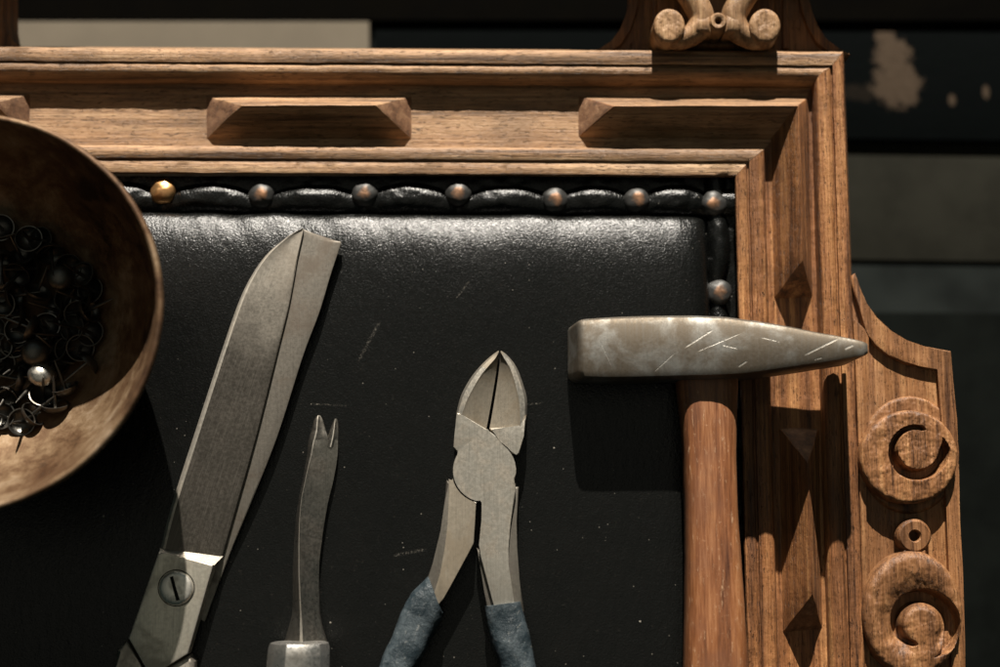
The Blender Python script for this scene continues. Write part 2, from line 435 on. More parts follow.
def axis(a, b, dense_from, fine, coarse):
    out = []; v = b
    while v > a:
        out.append(v); v -= fine if v > dense_from else coarse
    return out[::-1] + []
xs = axis(x0, x1, corner.x - 26, .5, .9); ys = axis(y0, y1, corner.y - 40, .45, 1.1)
grid = [[bm.verts.new((x, y, leather_z(x, y))) for x in xs] for y in ys]
for i in range(len(ys) - 1):
    for j in range(len(xs) - 1):
        bm.faces.new((grid[i][j], grid[i][j + 1], grid[i + 1][j + 1], grid[i + 1][j]))
M = Mat('black leather')
cell = M.vor(M.co, 1.5, 'Distance', 'F1'); cell2 = M.vor(M.co, 3.2, 'Distance', 'F1')
ox, oy = chair.location.x * 1000, chair.location.y * 1000
def lrel(x, y): q = P(x, y, 0); return (q.x - ox, q.y - oy)
nz = M.noise(M.co, .05, 5, .6); nf = M.noise(M.co, .9, 5, .7)
c = M.mix(nz, (.0018, .0022, .0021), (.0045, .0045, .004))
wear = M.rng(M.noise(M.vmap(M.co, (1, 1, 1), loc=(5, 2, 0)), .5, 6, .75), .60, .78)
c = M.mix(M.math('MULTIPLY', wear, .35), c, (.06, .052, .042))
# dust specks: a few cells light up
vp = M.N.new('ShaderNodeTexVoronoi'); M.L.new(M.co, vp.inputs['Vector']); vp.inputs['Scale'].default_value = .30
sel = M.N.new('ShaderNodeSeparateColor'); M.L.new(vp.outputs['Color'], sel.inputs[0])
rad = M.rng(sel.outputs[0], .35, 1.0, .0, .085)
sp1 = M.math('LESS_THAN', vp.outputs['Distance'], rad)
vp2 = M.N.new('ShaderNodeTexVoronoi'); M.L.new(M.co, vp2.inputs['Vector']); vp2.inputs['Scale'].default_value = .075
sel2 = M.N.new('ShaderNodeSeparateColor'); M.L.new(vp2.outputs['Color'], sel2.inputs[0])
sp2 = M.math('LESS_THAN', M.math('ADD', vp2.outputs['Distance'], M.math('MULTIPLY', M.noise(M.co, 1.2, 3), .03)), M.rng(sel2.outputs[1], .3, 1.0, .0, .055))
dust = M.math('MAXIMUM', M.math('MULTIPLY', sp1, .3), M.math('MULTIPLY', sp2, .5))
scr = None
for a, b, wd in (((357, 364), (381, 319), .9), ((392, 556), (428, 549), .8), ((310, 404), (350, 406), .45), ((515, 405), (545, 403), .5), ((455, 300), (470, 280), .5)):
    k = M.seg(lrel(*a), lrel(*b), wd); scr = k if scr is None else M.math('MAXIMUM', scr, k)
scr = M.math('MULTIPLY', scr, M.rng(M.noise(M.co, 1.4, 4, .75), .46, .70))
c = M.mix(M.math('MAXIMUM', dust, M.math('MULTIPLY', scr, .3)), c, (.34, .31, .26))
h = M.math('ADD', M.math('MULTIPLY', cell, .7), M.math('MULTIPLY', cell2, .35))
h = M.math('ADD', h, M.math('MULTIPLY', nf, .5))
nb = M.bump(h, .6, .2); nb = M.bump(M.noise(M.vmap(M.co, (1, .35, 1), rot=(0, 0, .5)), .35, 4, .6), .5, .5, nb)
crease = M.rng(M.vor(M.vmap(M.noise(M.co, .03, 3, .5, 0, True), (60, 60, 60)), .16, 'Distance', 'DISTANCE_TO_EDGE'), 0, .05)
nb = M.bump(crease, .05, .4, nb)
LEATHER = M.set(color=c, rough=M.math('ADD', M.rng(nf, .3, .7, .22, .31), M.math('MULTIPLY', dust, .3)), normal=nb, spec=.29)
panel = link('leather_panel', bm, LEATHER, chair, smooth=0, recalc=False)
for p in panel.data.polygons: p.use_smooth = True

M = Mat('blackened nail head')
sz = M.N.new('ShaderNodeSeparateXYZ'); M.L.new(M.co, sz.inputs[0])
hz = M.math('ADD', sz.outputs[2], M.math('MULTIPLY', M.math('SUBTRACT', M.noise(M.co, .35, 5, .7), .5), 1.3))
rub = M.math('MULTIPLY', M.rng(hz, 2.75, 3.7), .85)
c = M.mix(rub, M.mix(M.noise(M.co, .5, 5), (.030, .030, .029), (.070, .068, .064)), (.27, .135, .066))
NAILM = M.set(color=c, rough=.52, metal=.6, normal=M.bump(M.noise(M.co, .7, 4), .3, .3))
BRASSN = metal('worn brass nail head', (.62, .34, .14), (.14, .08, .04), .36, .9, 3, .6, .16, lo=.5, hi=.65)
def dome(bm, r, h, seg=24, rings=8):
    prof = [(r * math.sin(q), h * math.cos(q)) for q in [math.pi / 2 * k / rings for k in range(1, rings + 1)]]
    top = bm.verts.new((0, 0, h)); prev = None
    for rr, zz in prof + [(r * .92, -.6)]:
        ring = [bm.verts.new((rr * math.cos(2 * math.pi * k / seg), rr * math.sin(2 * math.pi * k / seg), zz)) for k in range(seg)]
        for k in range(seg):
            j = (k + 1) % seg
            bm.faces.new((top, ring[k], ring[j]) if prev is None else (prev[k], ring[k], ring[j], prev[j]))
        prev = ring
    bm.faces.new(prev[::-1])
for i, (x, y) in enumerate(NAILS):
    bm = NB(); dome(bm, 5.45, 3.5); zc = -12.0
    c = P(x, y, zc + 3)
    for v in bm.verts:
        n = noise.noise(v.co * .3 + Vector((i * 5, 0, 0))) * .09 + noise.noise(v.co * .7 + Vector((0, i * 5, 0))) * .05; v.co *= 1 + n
    rot = Matrix.Rotation(R(random.uniform(-7, 7)), 4, 'X') @ Matrix.Rotation(R(random.uniform(-7, 7)), 4, 'Y')
    bmesh.ops.transform(bm, matrix=rot, verts=bm.verts)
    me_o = link('upholstery_nail', bm, BRASSN if i == 0 else NAILM, None, base=(0, 0, 0), smooth=60)
    me_o.parent = panel; me_o.location = (Vector((c.x, c.y, zc)) - origin_of(chair)) * .001
    if i == 0: me_o['label'] = 'nail head worn to bright brass, nearest the bowl'

# --- carved bracket beside the stile
ear = [(850.5, 282), (852.5, 275), (855, 273), (858, 280), (860, 290), (866, 304), (876, 318), (890, 331), (906, 341), (925, 347.5), (951, 351), (953, 380), (957, 420), (959, 470),
       (960, 520), (963, 570), (965, 640), (966, 720), (866, 720), (861.8, 560), (857.5, 440), (853, 330)]
bm = NB(); prism_px(bm, ear, -10.2, -30, .4)
inner = [(869, 336), (875, 345), (888, 355), (905, 363), (922, 366.5), (938.5, 368), (940, 400), (943, 440), (946, 500), (949, 570), (951, 640), (952, 720)]
outer = ear[6:18]
# raised rim along the concave top and the outer edge
def band(bm, A, B, z1, z0, bev=.7):
    n = len(A); ring = [P(x, y, z1) for x, y in A] + [P(x, y, z1) for x, y in B[::-1]]
    poly_prism(bm, ring, z0, bev, 2)
band(bm, [(851, 281), (853, 275.5), (855.2, 273.6), (858, 281)] + [(860.2, 290.4)] + [(x - .4, y + .4) for x, y in ear[5:18]], [(866, 330), (867, 332)] + [(868, 334)] + inner[:3] + inner[3:], -7.4, -10.6, .5)
band(bm, [(854, 318), (866, 330), (869, 336), (869.5, 407), (866, 500), (868, 600), (872, 719)], [(853.5, 320), (854.2, 335), (854.8, 345), (857.8, 420), (860, 500), (863, 600), (867, 719)], -7.7, -10.6, .4)
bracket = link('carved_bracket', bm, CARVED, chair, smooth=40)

def volute(bm, ctr, eye, rx, ry, z0, ztop, gfun, width, depth, dish=0.0, rnd=.16, nr_=64, na=280, mm=.43, convex=0, gref=26.0, neck=275):
    """carved scroll as a relief: px geometry on the sight plane at ztop"""
    O = P(*eye, ztop); rows = []
    ex, ey = eye[0] - ctr[0], -(eye[1] - ctr[1])
    for k in range(na):
        th = 2 * math.pi * k / na; dx, dy = math.cos(th), math.sin(th)
        A = dx * dx / rx ** 2 + dy * dy / ry ** 2; Bq = ex * dx / rx ** 2 + ey * dy / ry ** 2; C = ex * ex / rx ** 2 + ey * ey / ry ** 2 - 1
        Rm = (-Bq + math.sqrt(Bq * Bq - A * C)) / A
        row = []
        for i in range(1, nr_ + 1):
            r = Rm * i / nr_; rho = i / nr_
            z = ztop
            g = gfun(math.degrees(th), r)
            for gr, amt in g:
                if amt > .02:
                    wd = width * amt; z -= depth * min(1, amt * 1.6) * (1 - sstep(wd * .28, wd * .5 + .6, abs(r - gr)))
            if dish:
                t = (r - gref * .8) / max(1, Rm * .8 - gref * .8); ad = abs((math.degrees(th) - neck + 180) % 360 - 180); z -= dish * (1 - sstep(0, 1, t)) * sstep(gref * .55, gref, r) * sstep(12, 75, ad)
            if convex and g:
                t = (r - gref) / max(1, Rm - gref); z -= convex * max(0, 2 * t - 1) ** 2
            if rho > 1 - rnd:
                t = (rho - (1 - rnd)) / rnd; z -= (1 - math.sqrt(max(0, 1 - t * t))) * rnd * Rm * mm * .75
            z += noise.noise(Vector((dx * r, dy * r, z0)) * .12) * .35 + noise.noise(Vector((dx * r, dy * r, z0 + 4)) * .35) * .14
            q = P(eye[0] + dx * r, eye[1] - dy * r, ztop); row.append((q.x, q.y, z))
        q = P(eye[0] + dx * Rm, eye[1] - dy * Rm, ztop)
        row.append((q.x, q.y, z0)); rows.append(row)
    c = bm.verts.new((O.x, O.y, ztop)); V = [[bm.verts.new(p) for p in r] for r in rows]
    for k in range(na):
        j = (k + 1) % na
        bm.faces.new((c, V[k][0], V[j][0]))
        for i in range(nr_): bm.faces.new((V[k][i], V[k][i + 1], V[j][i + 1], V[j][i]))
def g1(d, r):
    a = (d - 62) % 360                    # winds out anticlockwise from the top of the eye
    return [(21 + 7.5 * a / 330, (.42 + .58 * sstep(20, 190, a)) * sstep(0, 14, a) * (1 - sstep(292, 325, a)))]
def g2(d, r):
    a = (262 - d) % 360                   # winds out clockwise from below the eye
    return [(20.0 + 15 * a / 330, (.36 + .64 * sstep(10, 150, a)) * sstep(0, 14, a) * (1 - sstep(285, 335, a)))]
bm = NB()
volute(bm, (910, 455), (910, 455), 50, 59, -14, -8.6, lambda d, r: [], 1, 0, rnd=.07)
volute(bm, (910, 457), (917, 449), 49, 47, -14, -1.6, g1, 11, 6.5, rnd=.09, convex=.5)
link('scroll', bm, CARVED, bracket, smooth=45)
bm = NB()
volute(bm, (914, 614), (922, 625), 50, 63, -14, -1.0, g2, 15, 6.5, dish=3.8, rnd=.13, convex=.5, neck=278)
link('scroll', bm, CARVED, bracket, smooth=45)
def ring_px(bm, cx, cy, ro, ri, z1, z0, n=40):
    A = []
    for rr, zz in ((ri, z0), (ri, z1 - .5), (ri + 1.2, z1), (ro - 3, z1), (ro - .8, z1 - 1), (ro, z1 - 2.2), (ro, z0)):
        A.append([(*P(cx + rr * math.cos(2 * math.pi * k / n), cy - rr * math.sin(2 * math.pi * k / n), z1).xy, zz) for k in range(n)])
    loft(bm, A, cap=False)
bm = NB(); ring_px(bm, 915, 536, 17.5, 5.5, -4.2, -14); prism_px(bm, [(904, 549), (926, 549), (929, 562), (901, 562)], -4.8, -14, 1.0, 3); link('carved_ring', bm, CARVED, bracket, smooth=45)

# --- crest above the rail
bm = NB()
crest_l = [(583, 51.5), (600, 49.5), (612, 42), (621, 30), (627, 15), (631, -5), (633, -70)]
crest_r = [(806, -70), (808, -5), (811, 12), (817, 27), (826, 40), (838, 49), (851, 54)]
prism_px(bm, crest_l + crest_r, -17, -34, .5)
for L in (crest_l, crest_r):                 # raised rim of the shaped shoulders
    s = 1 if L is crest_l else -1
    band(bm, L, [(x + s * 9, y + (3 if y > 30 else 0)) for x, y in L], -14.6, -18, .5)
for xx in (651, 783):
    band(bm, [(xx, -70), (xx, 48)], [(xx + 6, -70), (xx + 6, 48)], -14.8, -18, .4)
crest = link('crest', bm, CARVED, chair, smooth=40)
bm = NB(); prism_px(bm, [(575, -190), (860, -190), (860, -66), (838, -62), (600, -62), (575, -66)], 10.5, -34, 3, 4); link('crest_shade_cap', bm, CARVED_TOP, crest)  # unseen upper crest, added and sized to shade the crest plate
bm = NB(); prism_px(bm, [(657, -62), (776, -62), (776, 42), (768, 47), (665, 47), (657, 42)], -12, -20, 1.5, 3)
link('crest_boss', bm, CARVED, crest)
for mir in (0, 1):
    f = (lambda x: 1435 - x) if mir else (lambda x: x)
    bm = NB(); zc = -1.2
    path = spline([(664, -24, 7), (675, -18, 9), (686, -8, 10.5), (696, 5, 11.5), (701.5, 18, 11.5), (698, 29, 11), (688.5, 37, 9.5), (676, 41.5, 7.5), (662, 38, 4.5)], 7)
    pts = [P(f(x), y, zc - (i / len(path)) * 1.5) for i, (x, y, r) in enumerate(path)]
    tube(bm, pts, [r * .465 for x, y, r in path], 18, 1.1)
    volute(bm, (f(669.5), 25), (f(669.5), 25), 15.8, 17.5, -16, 4.2, lambda d, r: [], 4, 2, rnd=.3, nr_=24, na=80)
    link('crest_scroll', bm, CARVED_TOP, crest, smooth=45)
bm = NB(); ring_px(bm, 718.5, 21, 10, 3.1, 3.8, -12, 28)
prism_px(bm, [(694, 16), (712, 13), (712, 31.5), (694, 32)], 3.9, -10, 3.0, 5); prism_px(bm, [(725, 13), (743, 16), (743, 32), (725, 31.5)], 3.9, -10, 3.0, 5)
link('crest_ring', bm, CARVED_TOP, crest, smooth=45)
# mirrored shoulder of the back at its other corner
bm = NB(); prism_px(bm, [(-160, -70), (2, -70), (3, 18), (6, 34), (13, 43), (28, 50), (-160, 50)], -15, -34, .6); shoulder = link('crest_shoulder', bm, CARVED, chair)
bm = NB(); prism_px(bm, [(-220, -190), (60, -190), (60, -62), (-220, -66)], 10.5, -34, 3, 4); link('crest_shade_cap', bm, CARVED_TOP, shoulder)  # second unseen cap, added to keep the shoulder in shade

# ------------------------------------------------------------------ the hammer
hb = P(655, 348, 0); hammer = thing('upholstery_hammer', (hb.x, hb.y, 0), 'old upholstery hammer with wedge shaped steel head and worn wooden handle', 'hammer')
def hrel(x, y, z=24): q = P(x, y, z); return (q.x - hb.x, q.y - hb.y)
HS = [  # x, ytop, ybot, ztop, zbot, corner radius px
    (576.5, 327, 369, 18.5, 4.5, 1.2), (578.5, 322, 374, 21, 2, 2.2), (583, 319, 377.5, 22.4, .9, 2.6), (592, 317.5, 378.5, 22.8, .7, 3.0), (612, 316.3, 379, 22.9, .6, 3.4), (640, 315, 378.8, 22.9, .5, 3.6),
    (680, 314.3, 377.8, 23, .4, 3.8), (715, 315, 377, 23.6, .2, 3.8), (735, 316.6, 376, 24.5, -.2, 3.6), (770, 321.8, 371.5, 26.2, -.8, 3.2), (805, 328.6, 366, 27.9, -1.2, 2.6), (835, 334.6, 361.2, 29.2, -1.5, 2.0),
    (855, 338.8, 357.6, 30, -1.8, 1.6), (864, 341, 355.5, 30.2, -1.9, 1.4), (868, 343, 353.5, 29.6, -1.6, 1.2)]
rings = []
for x, yt, yb, zt, zb, rr in spline(HS, 3):
    a = P(x, yt, zt); b = P(x, yb, zt); xm = (a.x + b.x) / 2
    if x < 584: xm += 0
    sh = .17 * max(0, min(1, (600 - x) / 20))
    rings.append([(xm - (zt - zz) * sh, yy, zz) for yy, zz in rrect(b.y, a.y, zb, zt, rr, 2)])
bm = NB(); loft(bm, rings)
jitter(bm, .22, .09, 4)
scr = [(hrel(*a), hrel(*b), wd) for a, b, wd in (((684, 348), (714, 329), .38), ((738, 367), (747, 361), .4), ((801, 357), (836, 340), .42), ((841, 351), (850, 347), .5), ((696, 352), (742, 333), .2), ((654, 372), (676, 352), .2), ((722, 345), (738, 349), .2), ((760, 338), (779, 343), .22), ((812, 361), (820, 359), .3), ((600, 340), (612, 366), .2))]
HEAD = metal('worn hammer steel', (.29, .28, .255), (.105, .080, .053), .44, .75, 2, .92, .06, scratches=scr, pits=.8, bumpk=1.0, lo=.30, hi=.54)
link('head', bm, HEAD, hammer, smooth=40)
HH = [(345, 681, 733, 17, 0), (378, 677, 737.5, 17.2, -.5), (400, 678.5, 737, 17.4, -1), (430, 682, 736, 17.6, -1.2), (470, 684, 736.2, 17.8, -1.4), (520, 685.5, 738, 18, -1.6),
      (570, 685.5, 742, 18.4, -1.8), (620, 685, 745.5, 18.8, -2), (680, 684, 748.5, 19, -2), (760, 684, 749, 19, -2), (900, 690, 745, 18, -1)]
rings = []
for y, xl, xr, zt, zb in spline(HH, 5):
    zm = (zt + zb) / 2 + 2
    a = P(xl, y, zm); b = P(xr, y, zm); r_ = []
    cx, hw, cz, hh = (a.x + b.x) / 2, (b.x - a.x) / 2, (zt + zb) / 2, (zt - zb) / 2
    for k in range(32):
        q = 2 * math.pi * k / 32; cq, sq = math.cos(q), math.sin(q); e_ = .62
        r_.append((cx + hw * math.copysign(abs(cq) ** e_, cq), a.y, cz + hh * math.copysign(abs(sq) ** e_, sq)))
    rings.append(r_)
bm = NB(); loft(bm, rings); jitter(bm, .25, .07, 9)
M = Mat('worn handle wood'); v = M.vmap(M.co, (1, .05, 1))
n1 = M.noise(v, .3, 5, .6, .4); n2 = M.noise(v, 1.3, 6, .7)
c = M.ramp(M.math('ADD', M.math('MULTIPLY', n1, .5), M.math('MULTIPLY', n2, .5)), [(.34, (.050, .016, .007)), (.5, (.18, .064, .021)), (.66, (.33, .148, .060))])
fl = M.rng(M.noise(M.vmap(M.co, (1, .16, 1), loc=(2, 7, 0), rot=(0, 0, .12)), 1.0, 5, .75), .58, .68); fl2 = M.rng(M.noise(M.vmap(M.co, (.25, 1, 1), rot=(0, 0, .6)), .9, 5, .75), .63, .70)
c = M.mix(M.math('MULTIPLY', M.math('MAXIMUM', fl, M.math('MULTIPLY', fl2, .7)), .75), c, (.50, .31, .18))
dk = M.rng(M.noise(M.vmap(M.co, (1, .12, 1), loc=(9, 1, 0)), .8, 5, .7), .6, .72); c = M.mix(M.math('MULTIPLY', dk, .55), c, (.09, .03, .015))
c = M.mix(M.rng(M.noise(M.co, .045, 4), .5, .7, 0, .4), c, (.12, .05, .027))
HANDLE = M.set(color=c, rough=M.rng(n2, .3, .7, .42, .6), normal=M.bump(M.math('ADD', n2, M.math('MULTIPLY', fl, .5)), .5, .35))
link('handle', bm, HANDLE, hammer, smooth=60)

# ------------------------------------------------------------------ the scissors
sb = P(176, 588, 0); sc_t = thing('tailor_scissors', (sb.x, sb.y, 0), 'old dark steel shears with broad blunt blades, almost closed, between bowl and tack lifter', 'scissors')
BL = metal('old shear steel', (.36, .325, .275), (.17, .145, .115), .42, .85, 5, .7, .05, pits=.6, bumpk=.7, lo=.42, hi=.62, dark_band=(2, 108, (.046, .041, .034), .9), grind=.3)
BL2 = metal('lighter shear steel', (.20, .18, .152), (.10, .078, .058), .44, .8, 6, .7, .06, pits=.6, bumpk=.7)
Lp = spline([(302, 228.5), (294, 232.5), (285, 238.5), (268, 253), (254, 271.6), (240, 299), (223, 347), (196, 429), (172, 504), (160.5, 549)], 6)
Rp = spline([(303.5, 229), (302.6, 235), (301, 243), (297.5, 260), (295, 275), (289.5, 304.6), (281, 339), (257.6, 433), (235, 513), (222.8, 556)], 6)
ZB = 3.2; rows = []
def bow(y): s_ = (y - 395) / 165; return 2.6 * (1 - s_ * s_)
for (lx, ly), (rx, ry) in zip(Lp, Rp):
    row = []; bw = max(0, bow((ly + ry) / 2))
    for t, z in ((0, ZB), (0, 3.9), (.035, 4.75), (.075, 5.0), (.2, 4.75), (.4, 4.55), (.6, 4.5), (.8, 4.55), (.955, 4.6), (.985, 4.4), (1, 4.0), (1, ZB)):
        row.append(P(lx + (rx - lx) * t, ly + (ry - ly) * t, z + bw))
    rows.append(row)
bm = NB(); loft(bm, rows); bm.faces.ensure_lookup_table()
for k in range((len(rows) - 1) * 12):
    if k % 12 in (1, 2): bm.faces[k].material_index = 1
top_z = 9.2
prism_px(bm, [(158.2, 552.5), (166, 553.3), (213.5, 564.5), (188, 653.5), (150.5, 677), (128.5, 638.5)], top_z, ZB, .6, 2, 2, 1)
a, b, c2, d2 = P(160.2, 548.5, 4.8), P(223, 556.2, 4.5), P(214.2, 565.2, top_z - .35), P(159, 552.6, top_z - .35)
q = [bm.verts.new(p) for p in (a, b, c2, d2)]; bm.faces.new(q).material_index = 1
q2 = bm.verts.new((b.x, b.y, ZB)); q3 = bm.verts.new((c2.x, c2.y, ZB)); bm.faces.new((q[1], q2, q3, q[2]))
EDGE = metal('honed edge and highlight steel', (.55, .51, .44), (.25, .21, .16), .40, .8, 4, .5, .1)  # bright steel: polished blade edge, also highlights put into the colour
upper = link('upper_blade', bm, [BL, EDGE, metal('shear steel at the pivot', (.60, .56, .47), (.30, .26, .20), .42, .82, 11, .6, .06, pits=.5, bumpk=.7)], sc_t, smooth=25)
Ll = spline([(302, 229.3), (302, 232), (301.7, 236), (301, 241), (299.8, 247), (293, 270), (284, 305), (274, 345), (252, 432), (230, 510), (214, 556), (170, 600)], 6)
Rl = spline([(303.4, 229.6), (316, 234), (336, 240.6), (341.4, 242.4), (339.6, 249), (331, 275), (319.5, 313), (303, 357), (277, 438), (249, 508), (229, 556.5), (205, 622)], 6)
rows = []
for (lx, ly), (rx, ry) in zip(Ll, Rl):
    bw = max(0, bow((ly + ry) / 2)); row = []
    for t, z in ((0, .3), (0, 2.9), (.3, 3.0), (.6, 3.0), (.93, 2.95), (.985, 2.75), (1, 2.2), (1, .3)): row.append(P(lx + (rx - lx) * t, ly + (ry - ly) * t, z + bw))
    rows.append(row)
bm = NB(); loft(bm, rows)
lower = link('lower_blade', bm, BL2, sc_t, smooth=25)
bm = NB()
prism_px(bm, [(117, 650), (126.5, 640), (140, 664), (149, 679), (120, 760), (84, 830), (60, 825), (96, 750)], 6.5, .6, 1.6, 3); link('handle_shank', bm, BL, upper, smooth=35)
bm = NB()
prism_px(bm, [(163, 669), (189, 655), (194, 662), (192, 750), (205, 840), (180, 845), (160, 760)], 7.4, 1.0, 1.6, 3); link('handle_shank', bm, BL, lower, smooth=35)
M = Mat('screw groove shadow gap')
bm = NB()
for rr, z1, z0 in ((18.4, top_z + .15, top_z - .5),):
    n = 40; A = []
    for r2, zz in ((18.6, top_z - .2), (18.6, top_z + .05), (17.6, top_z + .05), (17.2, top_z - .3)):
        A.append([(*P(176.3 + r2 * math.cos(2 * math.pi * k / n), 588 - r2 * math.sin(2 * math.pi * k / n), top_z).xy, zz) for k in range(n)])
    loft(bm, A, cap=False)
link('screw_recess_shade', bm, plain('screw recess shade', (.012, .012, .011), .8), upper)  # dark ring painted for the shade in the gap round the screw
bm = NB(); n = 40; A = []
for r2, zz in ((16.9, top_z - .3), (16.9, top_z + .5), (16.0, top_z + 1.0), (14.0, top_z + 1.35), (9, top_z + 1.65), (4, top_z + 1.75), (.3, top_z + 1.78)):
    A.append([(*P(176.3 + r2 * math.cos(2 * math.pi * k / n), 588 - r2 * math.sin(2 * math.pi * k / n), top_z).xy, zz) for k in range(n)])
loft(bm, A, cap=False)
screw = link('pivot_screw', bm, metal('screw steel', (.72, .69, .62), (.32, .28, .22), .36, .85, 8, .6, .2), upper, smooth=50)
bm = NB()
prism_px(bm, [(169.6, 577), (172.8, 576), (179.6, 600), (176.2, 601)], top_z + 1.86, top_z + .6, .1, 1)
link('screw_slot', bm, plain('dark slot', (.015, .014, .012), .8), screw)  # dark sliver set on the screw head as its slot

# ------------------------------------------------------------------ the tack lifter
tb = P(302, 650, 0); lifter = thing('tack_lifter', (tb.x, tb.y, 0), 'slim forked tack lifter with curved steel shank and metal ferrule, between scissors and pliers', 'tack lifter')
TL = metal('dark polished steel', (.25, .235, .205), (.10, .085, .068), .29, .95, 9, .6, .07, pits=.5, bumpk=.6)
bm = NB()
def ridge_rows(rows):
    R_ = []
    for y, xl, xr, xrg, zt, ze in rows:
        a = P(xl, y, ze); b = P(xr, y, ze); m = P(xrg, y, zt)
        R_.append([(a.x, a.y, .6), (a.x, a.y, ze), tuple(a.lerp(m, .5) + Vector((0, 0, .35))), tuple(m.lerp(a, .16) + Vector((0, 0, .1))), tuple(m), tuple(m.lerp(b, .35) + Vector((0, 0, -.25))), tuple(m.lerp(b, .7) + Vector((0, 0, -.1))), tuple(b), (b.x, b.y, .6)])
    k0 = len(bm.faces); loft(bm, R_); bm.faces.ensure_lookup_table()
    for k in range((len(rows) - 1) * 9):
        if k % 9 == 3: bm.faces[k0 + k].material_index = 1  # highlight line along the ridge, painted as a brighter strip
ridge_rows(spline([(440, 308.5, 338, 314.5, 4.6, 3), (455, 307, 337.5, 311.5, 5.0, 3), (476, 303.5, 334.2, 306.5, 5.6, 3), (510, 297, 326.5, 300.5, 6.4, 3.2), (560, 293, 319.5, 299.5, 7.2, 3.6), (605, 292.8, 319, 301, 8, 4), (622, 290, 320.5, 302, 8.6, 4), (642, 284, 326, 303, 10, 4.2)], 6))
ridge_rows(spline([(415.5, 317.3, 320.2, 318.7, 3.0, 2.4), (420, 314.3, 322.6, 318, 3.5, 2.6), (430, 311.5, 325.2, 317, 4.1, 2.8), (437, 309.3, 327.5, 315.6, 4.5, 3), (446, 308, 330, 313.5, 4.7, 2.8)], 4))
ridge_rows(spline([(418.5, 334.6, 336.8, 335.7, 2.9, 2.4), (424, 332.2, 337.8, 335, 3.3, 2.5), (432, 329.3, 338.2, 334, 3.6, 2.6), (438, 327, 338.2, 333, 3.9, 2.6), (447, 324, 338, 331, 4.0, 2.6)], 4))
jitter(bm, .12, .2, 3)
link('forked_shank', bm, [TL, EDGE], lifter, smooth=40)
bm = NB(); A = []
for y, hw, h in ((640.5, 24, 8.5), (642, 28, 10), (647, 29.6, 10.8), (655, 30, 11), (672, 30.5, 11), (700, 31, 11)):
    c0 = P(302 - (y - 640) * .06, y, 6.5); s = hw / 2.5
    A.append([(c0.x + s * math.cos(q), c0.y, 11.2 + h * math.sin(q)) for q in [2 * math.pi * (k + .3) / 11 for k in range(11)]])
loft(bm, A); jitter(bm, .3, .13, 2); link('ferrule', bm, metal('shiny ferrule', (.62, .60, .56), (.18, .16, .13), .30, .95, 4, .6, .12, bumpk=.8), lifter, smooth=30)
bm = NB(); A = []
for y, hw, h in ((700, 30, 11), (720, 36, 12), (800, 44, 14), (880, 40, 13), (910, 20, 8)):
    c0 = P(298, y, 8); s = hw / 2.5
    A.append([(c0.x + s * math.cos(q), c0.y, 14 + h * math.sin(q)) for q in [2 * math.pi * k / 24 for k in range(24)]])
loft(bm, A); link('handle', bm, HANDLE, lifter)

# ------------------------------------------------------------------ the pliers
pb = P(485, 473, 0); pl = thing('cutting_pliers', (pb.x, pb.y, 0), 'small side cutting pliers with worn blue grips lying on the leather', 'pliers')
PM = metal('satin plier steel', (.35, .305, .24), (.19, .15, .10), .46, .72, 7, .6, .07, pits=.45, bumpk=.4)
PD = metal('dark plier edge', (.17, .155, .13), (.08, .07, .06), .5, .8, 8, .5, .1)
ZP = 10.5
PEDGE = metal('rubbed plier edge with glint', (.56, .52, .45), (.28, .23, .17), .34, .85, 9, .5, .12)  # brighter bevels: edge wear plus a glint put into the colour
cx, cy, cr_ = 484.5, 470.5, 31.5
def arc(a0, a1, n=12, r=cr_): return [(cx + r * math.cos(R(a0 + (a1 - a0) * k / n)), cy - r * math.sin(R(a0 + (a1 - a0) * k / n))) for k in range(n + 1)]
def half(name, jaw, body, pocket, slit):
    bm = NB(); prism_px(bm, body, ZP, 1.2, .55, 3); o = link(name, bm, PM, pl, smooth=25); return o
# left half: left jaw, the round joint, and the right handle
A1 = [(498.3, 351), (492, 355.2), (483, 363.2), (475.5, 371.5), (469.3, 380), (461, 395.5), (456.6, 412), (454.4, 436), (453.3, 447), (457, 451)]
left_body = A1 + arc(141, 183, 5) + arc(187, 262, 9) + [(483, 501.5), (481.5, 520), (479, 545), (479.5, 553), (492.5, 600), (495, 610), (515, 607), (513.5, 598), (508.5, 565), (507.3, 548), (510.5, 522), (515.8, 492), (515.6, 484), (512.8, 481)] + arc(-15, 62, 8) + [(496, 436), (490.5, 431.8), (487.6, 430.6), (486.6, 428.8)]
def jaw_half(name, body, pock, inner_edge, hz):
    """flat body plus a ground pocket sloping to the cutting edge"""
    bm = NB()
    prism_px(bm, body, ZP, 1.2, .5, 3)
    return bm
# split: the flat part below the pocket and the bevelled jaw above it
L_flat = [(461.6, 414.5), (456.5, 412.5), (454.4, 436), (453.3, 447), (457, 451)] + left_body[len(A1):] 
bm = NB(); prism_px(bm, L_flat, ZP, 1.2, .6, 3, 0, 1)
def jaw(bm, outer, pk, edge):
    """outer: jaw outline px, pk: matching inner line of the rim, edge: matching line on the cutting edge"""
    rows = []
    for (ox_, oy_), (ix, iy), (ex, ey) in zip(outer, pk, edge):
        rows.append([P(ox_, oy_, 1.5), P(ox_, oy_, ZP - 2.6), P(ox_ + (ix - ox_) * .3, oy_ + (iy - oy_) * .3, ZP - .7), P(ix, iy, ZP), P(ix + (ex - ix) * .12, iy + (ey - iy) * .12, ZP - .6), P(ex, ey, ZP - 2.8), P(ex, ey, 1.5)])
    k0 = len(bm.faces); loft(bm, rows); bm.faces.ensure_lookup_table()
    for k in range((len(rows) - 1) * 7):
        if k % 7 in (1, 2): bm.faces[k0 + k].material_index = 1
